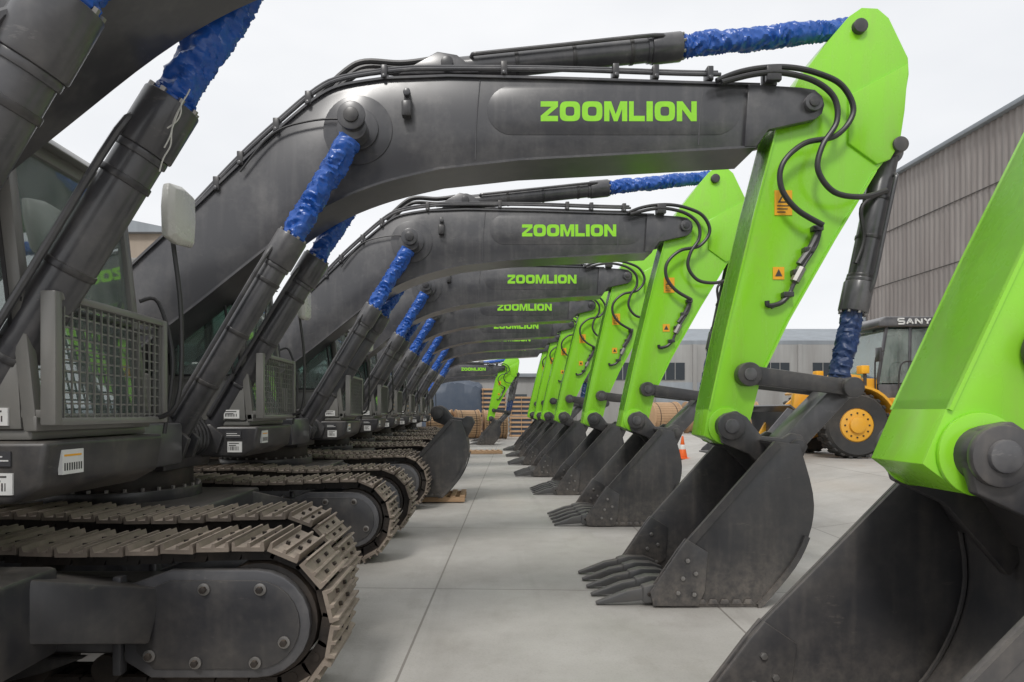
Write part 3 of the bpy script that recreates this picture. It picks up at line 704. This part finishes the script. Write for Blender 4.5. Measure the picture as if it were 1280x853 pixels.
# ---------------------------------------------------------------- wheel loader (faces -X)
def loader(LX,LY,LZ,rz):
    b=B(); g=B()
    def wheel(wx,sy):
        yo=sy*1.15
        prof=[(.42,-.22),(.72,-.28),(.79,-.2),(.8,0),(.79,.2),(.72,.28),(.42,.22)]
        seg=48; rr=[]
        for k in range(len(prof)):
            r,dy=prof[k]; rr.append([(wx+r*math.cos(2*math.pi*i/seg),yo+dy,.82+r*math.sin(2*math.pi*i/seg)) for i in range(seg)])
        b.rings(rr,'rubber',False)
        for i in range(24):
            a=2*math.pi*i/24
            for s in (-1,1):
                X=Matrix.Translation((wx,yo,.82))@Matrix.Rotation(a+(s*.065),4,'Y')
                b.box(-.045,.045,min(0,s*.25),max(0,s*.25),.77,.82,'rubber',.008,X)
        b.cy(wx,.82,yo-.2,yo+.2,.43,'yellow',36,.01)
        q=yo+sy*.2; b.cy(wx,.82,min(q,q+sy*.03),max(q,q+sy*.03),.4,'yellow',36,.01)
        q2=yo+sy*.14; b.cy(wx,.82,min(q2,q2+sy*.16),max(q2,q2+sy*.16),.2,'yellow',24,.03)
        for i in range(12):
            a=math.pi*i/6; b.cy(wx+.3*math.cos(a),.82+.3*math.sin(a),min(q,q+sy*.05),max(q,q+sy*.05),.022,'chain',6,0)
    for wx in (0,3.2):
        for sy in (-1,1): wheel(wx,sy)
    b.box(-.4,1.2,-.5,.5,.6,1.3,'yellow',.04); b.box(1.3,4.2,-.55,.55,.6,1.35,'yellow',.04)
    b.box(-.3,3.5,-.9,.9,.72,.95,'black',.04)
    for sy in (-1,1):
        for cx,a0,a1 in ((0,20,120),(3.2,60,160)):
            pts=[(cx+.98*math.cos(math.radians(a)),.82+.98*math.sin(math.radians(a))) for a in range(a0,a1+1,10)]
            ya,yb=sorted((sy*.85,sy*1.45)); b.strip(pts,.06,ya,yb,'yellow')
        ya,yb=sorted((sy*.6,sy*1.2)); b.box(1.0,2.35,ya,yb,1.0,1.5,'yellow',.04)
        ya,yb=sorted((sy*.55,sy*.84)); b.box(-.3,.82,ya,yb,1.35,2.0,'yellow',.05)
    b.prism([(2.45,1.35),(4.75,1.1),(4.85,1.3),(4.8,2.1),(4.5,2.35),(2.45,2.45)],-.75,.75,'yellow',.06,seg=3)
    for i in range(6): b.box(3.0,3.9,-.765,-.745,1.55+i*.11,1.6+i*.11,'black',0)
    b.box(4.3,4.95,-1.0,1.0,.75,1.5,'yellow',.06); b.cyl((3.6,.3,2.4),(3.6,.3,2.95),.06,'chain')
    b.prism([(.95,1.3),(2.45,1.3),(2.45,1.85),(.85,1.85)],-.8,.8,'dark',.03)
    for sy in (-1,1):
        yc=sy*.78
        for a,c in (((.85,1.85),(1.08,3.3)),((2.45,1.85),(2.4,3.3)),((1.65,1.6),(1.68,3.3))): b.beam((a[0],yc,a[1]),(c[0],yc,c[1]),.06,.07,'dark',.01)
        g.prism([(.9,1.88),(2.42,1.88),(2.38,3.25),(1.1,3.25)],yc-.005,yc+.005,'glass',0)
    g.prism([(.86,1.88),(1.07,3.25),(1.08,3.25),(.87,1.88)],-.73,.73,'glass',0); g.prism([(2.44,1.88),(2.4,3.25),(2.41,3.25),(2.45,1.88)],-.73,.73,'glass',0)
    b.prism([(.82,3.3),(2.65,3.3),(2.65,3.5),(2.5,3.56),(1.0,3.56),(.82,3.45)],-.9,.9,'dark',.04,seg=3)
    b.box(1.6,2.1,-.3,.3,1.8,2.1,'seat',.05); b.box(2.0,2.15,-.28,.28,2.1,2.8,'seat',.05)
    b.tube([(.7,-.95,1.7),(.68,-1.0,2.5),(.9,-1.0,2.7)],.02,'hose'); b.box(.66,.72,-1.2,-1.0,2.4,2.75,'black',.02)
    b.tube([(1.3,-.95,1.2),(1.3,-1.0,2.3),(1.7,-1.0,2.4)],.02,'hose')
    for k in range(3): b.box(1.25,1.75,-1.35,-1.21,.5+.33*k,.54+.33*k,'black',.01)
    for sy in (-1,1): b.cyl((.35,sy*1.1,1.75),(.35,sy*1.1,2.15),.04,'black'); b.box(.2,.4,sy*1.1-.12,sy*1.1+.12,2.1,2.3,'orange',.02)
    for sy in (-1,1):
        ya,yb=sorted((sy*.5,sy*.6))
        b.prism([(.35,2.0),(.6,1.95),(.55,1.7),(-.4,1.25),(-1.2,.65),(-1.55,.3),(-1.7,.4),(-1.45,.85),(-.6,1.6)],ya-.0,yb,'yellow',.02)
        b.cyl((.2,sy*.42,.9),(-.7,sy*.42,1.05),.08,'yellow')
    b.prism([(-.1,1.3),(.65,1.3),(.65,2.1),(.2,2.15)],-.45,.45,'yellow',.04)
    b.prism([(-.9,1.9),(-.7,2.0),(-.4,1.4),(-.8,.9),(-1.0,.95)],-.1,.1,'yellow',.02); b.cyl((.4,0,1.8),(-.7,0,1.85),.09,'dark')
    sidep=[(-1.5,1.15),(-1.45,.4),(-1.8,.06),(-2.9,.04),(-2.85,.12),(-2.3,.6),(-1.75,1.25)]
    for y in (-1.5,1.46): b.prism(sidep,y,y+.04,'dark',.01)
    b.strip([(-1.7,1.3),(-1.5,1.15),(-1.42,.8),(-1.45,.4),(-1.6,.15),(-1.85,.05),(-2.95,.04)],.04,-1.45,1.45,'dark')
    def st(x0,z0,x1,z1): b.beam((x0,-.913,z0),(x1,-.913,z1),.02,.035,'white',0)
    for ch,x in [('S',1.3),('A',1.52),('N',1.74),('Y',1.96)]:
        w_,h_,z0=.15,.13,3.37
        if ch=='S': st(x,z0,x+w_,z0);st(x+w_,z0,x+w_,z0+h_/2);st(x,z0+h_/2,x+w_,z0+h_/2);st(x,z0+h_/2,x,z0+h_);st(x,z0+h_,x+w_,z0+h_)
        if ch=='A': st(x,z0,x+w_/2,z0+h_);st(x+w_/2,z0+h_,x+w_,z0);st(x+.03,z0+.05,x+w_-.03,z0+.05)
        if ch=='N': st(x,z0,x,z0+h_);st(x,z0+h_,x+w_,z0);st(x+w_,z0,x+w_,z0+h_)
        if ch=='Y': st(x,z0+h_,x+w_/2,z0+h_/2);st(x+w_,z0+h_,x+w_/2,z0+h_/2);st(x+w_/2,z0+h_/2,x+w_/2,z0)
    e=empty('wheel_loader',(LX,LY,LZ),rz); put('loader_body',b.mesh('loader_body'),e); put('loader_cab_glass',g.mesh('loader_cab_glass'),e)
loader(9.1,17.4,.6,.0)

# ---------------------------------------------------------------- camera, sky, sun
cam=bpy.data.cameras.new('camera'); co=bpy.data.objects.new('camera',cam); scene.collection.objects.link(co)
cam.sensor_width=36; cam.lens=23.0; co.location=(0,0,H); co.rotation_euler=(math.pi/2,0,0)
cam.shift_x=33/1280; cam.shift_y=88.5/1280; cam.clip_end=2000; cam.clip_start=.05
scene.camera=co
w=bpy.data.worlds.new('World'); scene.world=w; w.use_nodes=True; nt=w.node_tree; nt.nodes.clear()
out=nt.nodes.new('ShaderNodeOutputWorld'); bg=nt.nodes.new('ShaderNodeBackground'); bg.inputs['Strength'].default_value=.11
sky=nt.nodes.new('ShaderNodeTexSky'); sky.sky_type='NISHITA'; sky.sun_disc=False; sky.sun_elevation=math.radians(48); sky.sun_rotation=math.radians(200); sky.dust_density=3
tc=nt.nodes.new('ShaderNodeTexCoord')
cl=mapr(nt,noise(nt,tc.outputs['Generated'],2.2,4,.55,(1,1,2.5)),.3,.7)
cc=mixc(nt,cl,(8.2,8.35,8.6),(9.4,9.45,9.55))
nt.links.new(mixc(nt,.93,sky.outputs[0],cc),bg.inputs['Color']); nt.links.new(bg.outputs[0],out.inputs[0])
s=bpy.data.lights.new('sun','SUN'); s.energy=1.5; s.angle=math.radians(11); s.color=(1,.97,.93); so=bpy.data.objects.new('sun',s); scene.collection.objects.link(so)
so.rotation_euler=(math.radians(42),0,math.radians(-20))
scene.view_settings.view_transform='Standard'; scene.view_settings.look='None'; scene.view_settings.exposure=0
